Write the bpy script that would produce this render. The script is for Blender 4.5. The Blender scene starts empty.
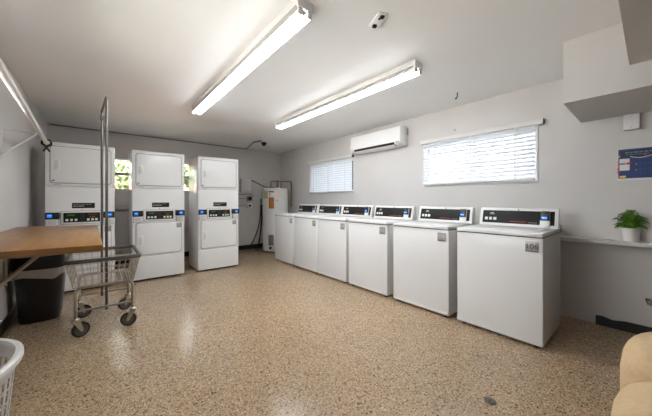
import bpy, bmesh, math, random
from mathutils import Vector, Matrix
random.seed(7)
S = bpy.context.scene
C = S.collection
PI = math.pi

# ------------------------------------------------------------------ materials
def principled(name):
    m = bpy.data.materials.new(name); m.use_nodes = True
    nt = m.node_tree
    return m, nt, nt.nodes['Principled BSDF']

def lin(c):
    return tuple(((v/12.92) if v <= .04045 else ((v+.055)/1.055)**2.4) for v in c)

def mat(name, col, rough=.5, metal=0., var=.04, scale=8., bump=0., bscale=60., coat=0., emit=None, estr=0., spec=.5):
    """plain procedural surface: sRGB colour with a little noise variation and optional bump"""
    m, nt, b = principled(name)
    n = nt.nodes; l = nt.links
    c = lin(col)
    tc = n.new('ShaderNodeTexCoord')
    nz = n.new('ShaderNodeTexNoise'); nz.inputs['Scale'].default_value = scale; nz.inputs['Detail'].default_value = 3
    l.new(tc.outputs['Object'], nz.inputs['Vector'])
    rp = n.new('ShaderNodeValToRGB')
    rp.color_ramp.elements[0].position = .3; rp.color_ramp.elements[1].position = .7
    rp.color_ramp.elements[0].color = (*[max(0, v*(1-var)) for v in c], 1)
    rp.color_ramp.elements[1].color = (*[min(1, v*(1+var)) for v in c], 1)
    l.new(nz.outputs['Fac'], rp.inputs['Fac']); l.new(rp.outputs['Color'], b.inputs['Base Color'])
    b.inputs['Roughness'].default_value = rough; b.inputs['Metallic'].default_value = metal
    b.inputs['Coat Weight'].default_value = coat
    b.inputs['Specular IOR Level'].default_value = spec
    if emit:
        b.inputs['Emission Color'].default_value = (*lin(emit), 1); b.inputs['Emission Strength'].default_value = estr
    if bump:
        bz = n.new('ShaderNodeTexNoise'); bz.inputs['Scale'].default_value = bscale; bz.inputs['Detail'].default_value = 4
        l.new(tc.outputs['Object'], bz.inputs['Vector'])
        bp = n.new('ShaderNodeBump'); bp.inputs['Strength'].default_value = bump; bp.inputs['Distance'].default_value = .01
        l.new(bz.outputs['Fac'], bp.inputs['Height']); l.new(bp.outputs['Normal'], b.inputs['Normal'])
    return m

def terrazzo():
    m, nt, b = principled('terrazzo'); n = nt.nodes; l = nt.links
    tc = n.new('ShaderNodeTexCoord')
    def vor(scale, w):
        v = n.new('ShaderNodeTexVoronoi'); v.inputs['Scale'].default_value = scale
        mp = n.new('ShaderNodeMapping'); mp.inputs['Location'].default_value = (w, w*1.7, w*.3)
        l.new(tc.outputs['Object'], mp.inputs['Vector'])
        dn = n.new('ShaderNodeTexNoise'); dn.inputs['Scale'].default_value = scale*1.2
        l.new(mp.outputs['Vector'], dn.inputs['Vector'])
        ad = n.new('ShaderNodeMixRGB'); ad.blend_type = 'LINEAR_LIGHT'; ad.inputs['Fac'].default_value = .012
        l.new(mp.outputs['Vector'], ad.inputs['Color1']); l.new(dn.outputs['Color'], ad.inputs['Color2'])
        l.new(ad.outputs['Color'], v.inputs['Vector'])
        return v
    v1 = vor(115, 0); v2 = vor(190, 3.1)
    def chips(v, cols):
        r = n.new('ShaderNodeValToRGB'); r.color_ramp.interpolation = 'CONSTANT'
        els = r.color_ramp.elements
        for i, (p, c) in enumerate(cols):
            e = els[i] if i < 2 else els.new(p)
            e.position = p; e.color = (*lin(c), 1)
        sp = n.new('ShaderNodeSeparateColor'); l.new(v.outputs['Color'], sp.inputs['Color'])
        l.new(sp.outputs[0], r.inputs['Fac'])
        return r
    base = (.69, .59, .475)
    c1 = chips(v1, [(0, base), (.36, (.60, .48, .36)), (.52, (.74, .65, .54)), (.70, (.50, .37, .26)), (.82, (.80, .73, .63)), (.90, (.62, .47, .33)), (.955, (.31, .23, .17))])
    c2 = chips(v2, [(0, base), (.34, (.64, .54, .43)), (.58, (.73, .64, .53)), (.78, (.53, .41, .30)), (.87, (.82, .76, .66)), (.95, (.38, .29, .22))])
    mx = n.new('ShaderNodeMixRGB'); 
    ms = n.new('ShaderNodeTexNoise'); ms.inputs['Scale'].default_value = 40
    l.new(tc.outputs['Object'], ms.inputs['Vector'])
    st = n.new('ShaderNodeMath'); st.operation = 'GREATER_THAN'; st.inputs[1].default_value = .5
    l.new(ms.outputs['Fac'], st.inputs[0]); l.new(st.outputs[0], mx.inputs['Fac'])
    l.new(c1.outputs['Color'], mx.inputs['Color1']); l.new(c2.outputs['Color'], mx.inputs['Color2'])
    big = n.new('ShaderNodeTexNoise'); big.inputs['Scale'].default_value = .9; big.inputs['Detail'].default_value = 4
    l.new(tc.outputs['Object'], big.inputs['Vector'])
    br = n.new('ShaderNodeValToRGB'); br.color_ramp.elements[0].position = .3; br.color_ramp.elements[1].position = .7
    br.color_ramp.elements[0].color = (.78, .755, .72, 1); br.color_ramp.elements[1].color = (.95, .925, .89, 1)
    l.new(big.outputs['Fac'], br.inputs['Fac'])
    mu = n.new('ShaderNodeMixRGB'); mu.blend_type = 'MULTIPLY'; mu.inputs['Fac'].default_value = 1
    l.new(mx.outputs['Color'], mu.inputs['Color1']); l.new(br.outputs['Color'], mu.inputs['Color2'])
    # sparse dark and pale chips set into the matrix
    prev = mu.outputs['Color']
    for sc_, off, thr, col in ((58, 5.3, .30, (.27, .19, .14)), (75, 9.1, .26, (.86, .81, .73))):
        mp = n.new('ShaderNodeMapping'); mp.inputs['Location'].default_value = (off, off*.7, 0)
        l.new(tc.outputs['Object'], mp.inputs['Vector'])
        vv = n.new('ShaderNodeTexVoronoi'); vv.inputs['Scale'].default_value = sc_; l.new(mp.outputs['Vector'], vv.inputs['Vector'])
        sp = n.new('ShaderNodeSeparateColor'); l.new(vv.outputs['Color'], sp.inputs['Color'])
        m1 = n.new('ShaderNodeMath'); m1.operation = 'MULTIPLY'; m1.inputs[1].default_value = thr; l.new(sp.outputs[1], m1.inputs[0])
        lt = n.new('ShaderNodeMath'); lt.operation = 'LESS_THAN'; l.new(vv.outputs['Distance'], lt.inputs[0]); l.new(m1.outputs[0], lt.inputs[1])
        m2 = n.new('ShaderNodeMixRGB'); l.new(lt.outputs[0], m2.inputs['Fac']); l.new(prev, m2.inputs['Color1']); m2.inputs['Color2'].default_value = (*lin(col), 1)
        prev = m2.outputs['Color']
    l.new(prev, b.inputs['Base Color'])
    rr = n.new('ShaderNodeMapRange'); rr.inputs['To Min'].default_value = .19; rr.inputs['To Max'].default_value = .25
    l.new(big.outputs['Fac'], rr.inputs['Value']); l.new(rr.outputs['Result'], b.inputs['Roughness'])
    b.inputs['Specular IOR Level'].default_value = .62
    bp = n.new('ShaderNodeBump'); bp.inputs['Strength'].default_value = .10; bp.inputs['Distance'].default_value = .004
    bz = n.new('ShaderNodeTexNoise'); bz.inputs['Scale'].default_value = 22; bz.inputs['Detail'].default_value = 3
    l.new(tc.outputs['Object'], bz.inputs['Vector'])
    l.new(bz.outputs['Fac'], bp.inputs['Height']); l.new(bp.outputs['Normal'], b.inputs['Normal'])
    return m

def wood():
    m, nt, b = principled('table_wood'); n = nt.nodes; l = nt.links
    tc = n.new('ShaderNodeTexCoord'); mp = n.new('ShaderNodeMapping')
    mp.inputs['Scale'].default_value = (14, 1.1, 14)
    l.new(tc.outputs['Object'], mp.inputs['Vector'])
    nz = n.new('ShaderNodeTexNoise'); nz.inputs['Scale'].default_value = 2.2; nz.inputs['Detail'].default_value = 6; nz.inputs['Distortion'].default_value = .6
    l.new(mp.outputs['Vector'], nz.inputs['Vector'])
    r = n.new('ShaderNodeValToRGB'); r.color_ramp.elements[0].position = .3; r.color_ramp.elements[1].position = .72
    r.color_ramp.elements[0].color = (*lin((.50, .345, .175)), 1); r.color_ramp.elements[1].color = (*lin((.60, .44, .25)), 1)
    l.new(nz.outputs['Fac'], r.inputs['Fac']); l.new(r.outputs['Color'], b.inputs['Base Color'])
    b.inputs['Roughness'].default_value = .32
    return m

def thin_glass():
    m = bpy.data.materials.new('window_glass'); m.use_nodes = True
    nt = m.node_tree; n = nt.nodes; l = nt.links; n.clear()
    o = n.new('ShaderNodeOutputMaterial'); mx = n.new('ShaderNodeMixShader')
    t = n.new('ShaderNodeBsdfTransparent'); g = n.new('ShaderNodeBsdfGlossy'); g.inputs['Roughness'].default_value = .03
    f = n.new('ShaderNodeFresnel'); f.inputs['IOR'].default_value = 1.45
    l.new(f.outputs['Fac'], mx.inputs['Fac']); l.new(t.outputs[0], mx.inputs[1]); l.new(g.outputs[0], mx.inputs[2])
    l.new(mx.outputs[0], o.inputs['Surface'])
    return m

def translucent(name, col, amount):
    m = bpy.data.materials.new(name); m.use_nodes = True
    nt = m.node_tree; n = nt.nodes; l = nt.links
    b = n['Principled BSDF']; b.inputs['Base Color'].default_value = (*lin(col), 1); b.inputs['Roughness'].default_value = .45
    nz = n.new('ShaderNodeTexNoise'); nz.inputs['Scale'].default_value = 5
    hs = n.new('ShaderNodeMapRange'); hs.inputs['To Min'].default_value = amount*.93; hs.inputs['To Max'].default_value = amount*1.07
    l.new(nz.outputs['Fac'], hs.inputs['Value'])
    t = n.new('ShaderNodeBsdfTranslucent'); t.inputs['Color'].default_value = (*lin(col), 1)
    mx = n.new('ShaderNodeMixShader'); l.new(hs.outputs['Result'], mx.inputs['Fac'])
    l.new(b.outputs[0], mx.inputs[1]); l.new(t.outputs[0], mx.inputs[2])
    l.new(mx.outputs[0], n['Material Output'].inputs['Surface'])
    return m

def wall_paint(name, col, var=.035):
    m = mat(name, col, rough=.62, var=var, scale=1.6, bump=.12, bscale=38, spec=.3)
    return m

M = {}
M['wall'] = wall_paint('greige_wall_paint', (.79, .775, .762))
M['wall_left'] = wall_paint('left_wall_paint', (.78, .768, .755))
M['ceiling'] = mat('ceiling_paint', (.94, .94, .94), rough=.5, var=.02, scale=1.2, bump=.10, bscale=14, spec=.35)
M['floor'] = terrazzo()
M['base'] = mat('black_vinyl_base', (.07, .066, .062), rough=.4)
M['enamel'] = mat('white_enamel', (.885, .88, .875), rough=.22, var=.008, scale=3, spec=.5)
M['enamel_w'] = mat('washer_enamel', (.845, .84, .835), rough=.25, var=.008, scale=3, spec=.5)
M['white_plastic'] = mat('white_plastic', (.87, .865, .855), rough=.36, var=.01)
M['seam'] = mat('grey_gasket', (.30, .295, .29), rough=.6)
M['black'] = mat('black_plastic', (.075, .072, .07), rough=.35)
M['panel'] = mat('control_panel_black', (.115, .105, .10), rough=.5, spec=.25, var=.05)
M['screen'] = mat('blue_lcd', (.18, .48, .92), rough=.25, emit=(.18, .50, .98), estr=.13)
M['screen_hi'] = mat('lcd_text', (.7, .88, 1), rough=.25, emit=(.7, .9, 1), estr=.12)
M['led_green'] = mat('green_led', (.22, .40, .12), rough=.4, emit=(.35, .85, .15), estr=.05)
M['led_red'] = mat('red_led', (.50, .12, .08), rough=.4, emit=(.9, .16, .06), estr=.05)
M['red_print'] = mat('red_print', (.62, .20, .13), rough=.5)
M['grey_print'] = mat('grey_print', (.66, .65, .64), rough=.5)
M['dark_print'] = mat('dark_print', (.25, .24, .23), rough=.5)
M['tag'] = mat('brushed_tag', (.60, .59, .58), rough=.38, metal=.3, var=.08, scale=40)
M['steel'] = mat('chromed_steel', (.72, .69, .64), rough=.28, metal=.9, var=.06, scale=30)
M['steel_dark'] = mat('worn_steel', (.42, .40, .37), rough=.35, metal=.85, var=.1, scale=30)
M['wire'] = mat('basket_wire', (.70, .665, .61), rough=.42, metal=.35, var=.08, scale=30)
M['bumper'] = mat('grey_vinyl_bumper', (.36, .34, .32), rough=.5)
M['tyre'] = mat('black_rubber', (.10, .10, .10), rough=.55)
M['hub'] = mat('grey_wheel_disc', (.34, .335, .33), rough=.45, metal=.1)
M['wood'] = wood()
M['wood_edge'] = mat('table_edge', (.50, .335, .17), rough=.4, var=.08, scale=12)
M['bin'] = mat('black_bin_plastic', (.045, .044, .044), rough=.33, var=.05)
M['liner'] = mat('pale_bin_liner', (.70, .675, .65), rough=.35, var=.06, scale=25, bump=.3, bscale=30)
M['lid'] = mat('black_lid_plastic', (.06, .058, .056), rough=.28, bump=.25, bscale=14)
M['hamper'] = mat('white_hamper_plastic', (.84, .83, .82), rough=.4, var=.015)
M['tube'] = mat('lamp_tube', (1, 1, 1), rough=.3, emit=(.96, .985, 1.0), estr=8.5)
M['fixture'] = mat('fixture_white', (.80, .79, .78), rough=.4, var=.02)
M['socket'] = mat('lampholder_white', (.88, .87, .86), rough=.45)
M['slat'] = translucent('blind_slat', (.84, .855, .88), .04)
M['rail'] = mat('blind_rail', (.82, .805, .79), rough=.45, var=.01)
M['frame'] = mat('window_frame_paint', (.84, .84, .84), rough=.4, var=.01)
M['frame_grey'] = mat('grey_sash', (.55, .56, .58), rough=.4, metal=.3)
M['glass'] = thin_glass()
M['ac'] = mat('air_conditioner_white', (.89, .885, .88), rough=.35, var=.008)
M['tank'] = mat('water_heater_enamel', (.83, .825, .81), rough=.32, var=.01)
M['copper'] = mat('tarnished_copper', (.55, .45, .33), rough=.45, metal=.55, var=.15, scale=20)
M['orange'] = mat('orange_label', (.64, .38, .10), rough=.5, var=.08)
M['tan_label'] = mat('tan_label', (.70, .66, .53), rough=.5, var=.1, scale=40)
M['pale_label'] = mat('pale_label', (.86, .79, .74), rough=.5)
M['grey_plate'] = mat('grey_access_plate', (.52, .505, .49), rough=.5)
M['grey_box'] = mat('grey_electrical_enamel', (.83, .82, .80), rough=.42)
M['conduit'] = mat('painted_conduit', (.62, .60, .575), rough=.5)
M['cable'] = mat('black_cable', (.06, .06, .06), rough=.45)
M['foil'] = mat('silver_foil_duct', (.80, .80, .80), rough=.35, metal=.35, bump=.5, bscale=60)
M['white_pipe'] = mat('white_pipe', (.82, .81, .79), rough=.4, var=.02)
M['upholstery'] = mat('beige_upholstery', (.80, .69, .545), rough=.85, var=.05, scale=60, bump=.15, bscale=220, spec=.2)
M['pot'] = mat('white_ceramic_pot', (.86, .84, .82), rough=.4, var=.02)
M['soil'] = mat('potting_soil', (.16, .12, .09), rough=.95, bump=.5, bscale=80)
M['leaf'] = mat('fern_leaf', (.36, .52, .12), rough=.5, var=.35, scale=30)
M['leaf_tree'] = mat('tree_leaf', (.33, .40, .20), rough=.6, var=.4, scale=6)
M['bark'] = mat('bark', (.35, .29, .23), rough=.9, bump=.5, bscale=20)
M['poster'] = mat('blue_poster', (.015, .165, .40), rough=.4, var=.10, scale=9)
M['poster_dark'] = mat('navy_band', (.03, .07, .16), rough=.4)
M['paper'] = mat('white_paper', (.84, .83, .82), rough=.6)
M['p_yellow'] = mat('yellow_print', (.85, .68, .15), rough=.5)
M['p_red'] = mat('poster_red', (.72, .15, .18), rough=.5)
M['p_orange'] = mat('poster_orange', (.78, .42, .16), rough=.5)
M['p_blue'] = mat('poster_light_blue', (.20, .45, .72), rough=.5)
M['dim_blue'] = mat('dim_blue_print', (.15, .29, .48), rough=.5)
M['stucco'] = mat('outside_stucco', (.66, .65, .64), rough=.9, bump=.2)
M['brick_pink'] = mat('outside_pink_masonry', (.60, .45, .40), rough=.9, var=.12, scale=10)
M['grass'] = mat('outside_lawn', (.33, .34, .30), rough=.95, var=.3)
M['bounce_paving'] = mat('bounce_concrete', (.80, .79, .77), rough=.9, var=.1)
M['spare_grey'] = mat('plain_grey', (.5, .49, .48), rough=.8)  # plain grey, not assigned to any object

# ------------------------------------------------------------------ mesh helper
class MB:
    def __init__(s): s.bm = bmesh.new()
    def _merge(s, b, mi=0):
        for f in b.faces: f.material_index = mi
        me = bpy.data.meshes.new('t'); b.to_mesh(me); b.free(); s.bm.from_mesh(me); bpy.data.meshes.remove(me); return s
    def box(s, x0, x1, y0, y1, z0, z1, bev=0., seg=2, mi=0, mx=None):
        b = bmesh.new(); bmesh.ops.create_cube(b, size=1)
        bmesh.ops.transform(b, verts=b.verts, matrix=Matrix.Translation(((x0+x1)/2, (y0+y1)/2, (z0+z1)/2)) @ Matrix.Diagonal((abs(x1-x0), abs(y1-y0), abs(z1-z0), 1)))
        if bev: bmesh.ops.bevel(b, geom=b.edges[:], offset=bev, segments=seg, profile=.5, affect='EDGES')
        if mx: bmesh.ops.transform(b, verts=b.verts, matrix=mx)
        return s._merge(b, mi)
    def tube(s, pts, r, n=10, closed=False, mi=0, cap=True):
        """round tube along a polyline, mitred at corners"""
        P = [Vector(p) for p in pts]; b = bmesh.new(); rings = []
        N = len(P); up = None
        for i, p in enumerate(P):
            if closed: d = (P[(i+1) % N]-P[i-1]).normalized()
            elif i == 0: d = (P[1]-P[0]).normalized()
            elif i == N-1: d = (P[-1]-P[-2]).normalized()
            else: d = ((P[i+1]-p).normalized()+(p-P[i-1]).normalized()).normalized()
            if up is None:
                up = Vector((0, 0, 1)) if abs(d.z) < .9 else Vector((1, 0, 0))
            a = d.cross(up)
            if a.length < 1e-4: a = d.cross(Vector((0, 1, .3)))
            a.normalize(); c = a.cross(d).normalized(); up = c
            rr = r[i] if isinstance(r, (list, tuple)) else r
            k = 1.
            if 0 < i < N-1 or closed:
                q = (P[(i+1) % N]-p).normalized(); k = 1/max(.6, q.dot(d))
            rings.append([b.verts.new(p+(a*math.cos(t)+c*math.sin(t))*rr*(1+(k-1)*.5)) for t in [2*PI*j/n for j in range(n)]])
        for i in range(N if closed else N-1):
            A, B = rings[i], rings[(i+1) % N]
            for j in range(n): b.faces.new((A[j], A[(j+1) % n], B[(j+1) % n], B[j]))
        if cap and not closed: b.faces.new(rings[0][::-1]); b.faces.new(rings[-1])
        bmesh.ops.recalc_face_normals(b, faces=b.faces)
        return s._merge(b, mi)
    def cyl(s, p, q, r, n=20, mi=0): return s.tube([p, q], r, n, mi=mi)
    def lathe(s, prof, n=32, mi=0, mx=None, sx=1., sy=1.):
        b = bmesh.new(); rings = []
        for r, z in prof:
            if r < 1e-6: rings.append([b.verts.new((0, 0, z))])
            else: rings.append([b.verts.new((r*sx*math.cos(2*PI*j/n), r*sy*math.sin(2*PI*j/n), z)) for j in range(n)])
        for A, B in zip(rings, rings[1:]):
            for j in range(n):
                k = (j+1) % n
                if len(A) == 1 and len(B) == 1: continue
                if len(A) == 1: b.faces.new((A[0], B[j], B[k]))
                elif len(B) == 1: b.faces.new((A[j], A[k], B[0]))
                else: b.faces.new((A[j], A[k], B[k], B[j]))
        bmesh.ops.recalc_face_normals(b, faces=b.faces)
        if mx: bmesh.ops.transform(b, verts=b.verts, matrix=mx)
        return s._merge(b, mi)
    def loops(s, rings, mi=0, cap0=True, cap1=True, close=False):
        b = bmesh.new(); R = [[b.verts.new(p) for p in r] for r in rings]; n = len(R[0])
        for A, B in zip(R, R[1:]):
            for j in range(n): b.faces.new((A[j], A[(j+1) % n], B[(j+1) % n], B[j]))
        if cap0: b.faces.new(R[0][::-1])
        if cap1: b.faces.new(R[-1])
        bmesh.ops.recalc_face_normals(b, faces=b.faces)
        return s._merge(b, mi)
    def prism(s, poly, axis, a, b_, bev=0., mi=0):
        """poly of 2-D points extruded along axis from a to b_"""
        def P(p, t):
            return {'x': (t, p[0], p[1]), 'y': (p[0], t, p[1]), 'z': (p[0], p[1], t)}[axis]
        b = bmesh.new()
        A = [b.verts.new(P(p, a)) for p in poly]; B = [b.verts.new(P(p, b_)) for p in poly]
        n = len(poly)
        b.faces.new(A[::-1]); b.faces.new(B)
        for j in range(n): b.faces.new((A[j], A[(j+1) % n], B[(j+1) % n], B[j]))
        bmesh.ops.recalc_face_normals(b, faces=b.faces)
        if bev: bmesh.ops.bevel(b, geom=b.edges[:], offset=bev, segments=2, profile=.5, affect='EDGES')
        return s._merge(b, mi)
    def quad(s, *pts, mi=0):
        b = bmesh.new(); b.faces.new([b.verts.new(p) for p in pts]); return s._merge(b, mi)
    def ball(s, c, r, sx=1, sy=1, sz=1, mi=0, u=16, v=10):
        b = bmesh.new(); bmesh.ops.create_uvsphere(b, u_segments=u, v_segments=v, radius=r)
        bmesh.ops.transform(b, verts=b.verts, matrix=Matrix.Translation(c) @ Matrix.Diagonal((sx, sy, sz, 1)))
        return s._merge(b, mi)
    def build(s, name, m, parent=None, angle=35, smooth=True):
        bm = s.bm
        if smooth:
            ca = math.radians(angle)
            for f in bm.faces: f.smooth = True
            for e in bm.edges:
                if len(e.link_faces) == 2:
                    if e.calc_face_angle(0) > ca: e.smooth = False
        me = bpy.data.meshes.new(name); bm.to_mesh(me); bm.free()
        for q in (m if isinstance(m, (list, tuple)) else [m]): me.materials.append(q)
        o = bpy.data.objects.new(name, me); C.objects.link(o)
        if parent: o.parent = parent
        return o

def empty(name, loc=(0, 0, 0), rz=0.):
    o = bpy.data.objects.new(name, None); o.empty_display_size = .1; C.objects.link(o)
    o.location = loc; o.rotation_euler = (0, 0, rz); return o
def tag(o, label, cat, group=None):
    o['label'] = label; o['category'] = cat
    if group: o['group'] = group
    return o
def struct(o): o['kind'] = 'structure'; return o
def copy_tree(o, parent=None):
    c = o.copy(); C.objects.link(c)
    if parent: c.parent = parent
    for ch in o.children: copy_tree(ch, c)
    return c
def text_mesh(body, size, name, m, parent, mx):
    cu = bpy.data.curves.new('t', 'FONT'); cu.body = body; cu.size = size; cu.align_x = 'CENTER'; cu.align_y = 'CENTER'; cu.extrude = .0006
    t = bpy.data.objects.new('t', cu); C.objects.link(t)
    bpy.context.view_layer.update()
    me = bpy.data.meshes.new_from_object(t.evaluated_get(bpy.context.evaluated_depsgraph_get()))
    bpy.data.objects.remove(t); bpy.data.curves.remove(cu)
    me.name = name; me.transform(mx); me.materials.clear(); me.materials.append(m)
    o = bpy.data.objects.new(name, me); C.objects.link(o)
    if parent: o.parent = parent
    return o

# ------------------------------------------------------------------ room shell
XL, XR, YF, YB, ZC = -.66, 3.586, -1.9, 6.17, 2.389
T = .14
struct(MB().box(XL-T, XR+T, YF-T, YB+T, -.1, 0).build('floor', M['floor'], smooth=False))
struct(MB().box(XL-T, XR+T, YF-T, YB+T, ZC, ZC+.12).build('ceiling', M['ceiling'], smooth=False))
struct(MB().box(XL-T, XR+T, YF-T, YF, 0, ZC).build('wall_front', M['wall'], smooth=False))

def holed_wall(name, fixed, a0, a1, holes, along):
    """wall slab with rectangular openings; holes (lo, hi, zlo, zhi) sorted"""
    mb = MB()
    def b(lo, hi, z0, z1):
        if along == 'y': mb.box(fixed, fixed+T, lo, hi, z0, z1)
        else: mb.box(lo, hi, fixed, fixed+T, z0, z1)
    p = a0
    for lo, hi, z0, z1 in holes:
        b(p, lo, 0, ZC); b(lo, hi, 0, z0); b(lo, hi, z1, ZC); p = hi
    b(p, a1, 0, ZC)
    bmesh.ops.remove_doubles(mb.bm, verts=mb.bm.verts, dist=1e-5)
    return struct(mb.build(name, M['wall'], smooth=False))
W1 = (.79, 2.10, 1.375, 1.965)     # wide right-wall window
W2 = (3.515, 4.86, 1.32, 1.95)     # right-wall window by the corner
W3 = (.03, 1.52, 1.335, 1.94)      # back wall, behind the dryers
W_ADDED = (.80, 2.75, 1.25, 2.04)       # left wall, out of view, added to let in more daylight
b = MB(); b.box(XL-T, XL, YF, W_ADDED[0], 0, ZC).box(XL-T, XL, W_ADDED[1], YB, 0, ZC).box(XL-T, XL, W_ADDED[0], W_ADDED[1], 0, W_ADDED[2]).box(XL-T, XL, W_ADDED[0], W_ADDED[1], W_ADDED[3], ZC)
struct(b.build('wall_left', M['wall_left'], smooth=False))
holed_wall('wall_right', XR, YF, YB+T, [W1, W2], 'y')
holed_wall('wall_back', YB, XL-T, XR, [W3], 'x')

struct(MB().box(2.771, XR, YF, .4435, 1.914, ZC).build('trim_soffit', M['wall'], smooth=False))
struct(MB().box(XL, 2.771, -.35, .10, 2.08, ZC).build('trim_beam', M['wall'], smooth=False))
struct(MB().box(3.455, XR, YF, 1.05, .768, .806, .004).build('trim_ledge', mat('ledge_paint', (.76, .745, .73), rough=.5, var=.06)))
struct(MB().box(XL, XL+.012, YF, YB, 0, .105, .003).build('baseboard_left', M['base']))
struct(MB().box(XL+.012, XR, YB-.012, YB, 0, .10, .003).build('baseboard_back', M['base']))
b = MB()
prof = [(.34, .0), (.34, .082), (.30, .088), (.23, .070), (.15, .085), (-1.9, .088), (-1.9, 0)]
b.prism(prof, 'x', XR-.014, XR)
struct(b.build('baseboard_right', M['base']))

# windows (structure)
def window_right(name, w, X=XR+.09):
    y0, y1, z0, z1 = w
    e = struct(empty(name, (X, (y0+y1)/2, z0)))
    hy = (y1-y0)/2; h = z1-z0; f = .035
    m = MB()
    m.box(-.03, .03, -hy, hy, 0, f, .004).box(-.03, .03, -hy, hy, h-f, h, .004)
    m.box(-.03, .03, -hy, -hy+f, f, h-f).box(-.03, .03, hy-f, hy, f, h-f).box(-.025, .025, -.018, .018, f, h-f)
    m.build('window_frame', M['frame'], e)
    MB().box(-.003, .003, -hy+f, hy-f, f, h-f).build('window_pane', M['glass'], e)
    return e
window_right('window_1', W1); window_right('window_2', W2); window_right('added_window', W_ADDED, XL-.09)  # the left-wall one is added for its daylight
x0, x1, z0, z1 = W3
e = struct(empty('window_3', ((x0+x1)/2, YB+.08, z0)))
hx = (x1-x0)/2; h = z1-z0; f = .035
m = MB(); m.box(-hx, hx, -.03, .03, 0, f, .004).box(-hx, hx, -.03, .03, h-f, h, .004)
for q in (-hx+f/2, -hx/3, hx/3, hx-f/2): m.box(q-f/2, q+f/2, -.028, .028, f, h-f)
m.build('window_frame', M['frame'], e)
MB().box(-hx+f, hx-f, -.034, .02, .285, .335, .004).build('sash_rail', M['frame_grey'], e)
MB().box(-hx+f, hx-f, -.003, .003, f, h-f).build('window_pane', M['glass'], e)

# ------------------------------------------------------------------ venetian blinds
def blind(w, ytop0, ytop1, label, n):
    y0, y1, z0, z1 = w
    e = tag(empty('venetian_blind', (XR, (y0+y1)/2, z0)), label, 'window blind', 'white blinds on the right wall windows')
    c = (y0+y1)/2; hy = (y1-y0)/2; h = z1-z0
    hr = MB().box(-.062, -.002, ytop0-c, ytop1-c, h-.003, h+.052, .003).build('headrail', M['rail'], e)
    MB().box(-.06, -.004, ytop0-c-.004, ytop0-c-.0005, h+.002, h+.048, .001).build('end_cap', M['dark_print'], hr)
    sl = MB()
    for i in range(n):
        zc = h-.028-(h-.055)*i/(n-1)
        a = math.radians(65)
        for sgn in (1,):
            dx, dz = .0232*math.cos(a), .0232*math.sin(a)
            # room edge low, outer edge high, slight crown
            p = [(-.028-dx, -dz), (-.028, .002), (-.028+dx, dz)]
            pl = [(x, zc+z) for x, z in p]+[(x, zc+z-.0022) for x, z in p[::-1]]
            sl.prism(pl, 'y', -hy+.012, hy-.008)
    sl.build('slats', M['slat'], e)
    MB().box(-.050, -.008, -hy+.01, hy-.006, .004, .022, .003).build('bottom_rail', M['rail'], e)
    for q in (-.72, 0.0, .72) if hy > .6 else (-.7, .7):
        mb = MB().box(-.0535, -.0525, q*hy-.008, q*hy+.008, .02, h); mb.build('ladder_tape', M['white_plastic'], e)
    sd = MB().box(-.012, -.001, -hy-.012, -hy+.001, 0, h-.004).box(-.012, -.001, hy-.001, hy+.012, 0, h-.004).box(-.014, -.001, -hy-.012, hy+.012, -.014, .003)
    sd.build('surround', M['frame'], e)
    MB().cyl((-.06, hy-.10, h-.01), (-.06, hy-.10, .12), .004, 8).build('tilt_wand', M['white_plastic'], e)
    return e
blind(W1, .725, 2.125, 'wide white slatted blind on the window above the two nearest washers', 13)
blind(W2, 3.505, 4.875, 'white slatted blind on the window nearest the water heater corner', 14)

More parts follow.
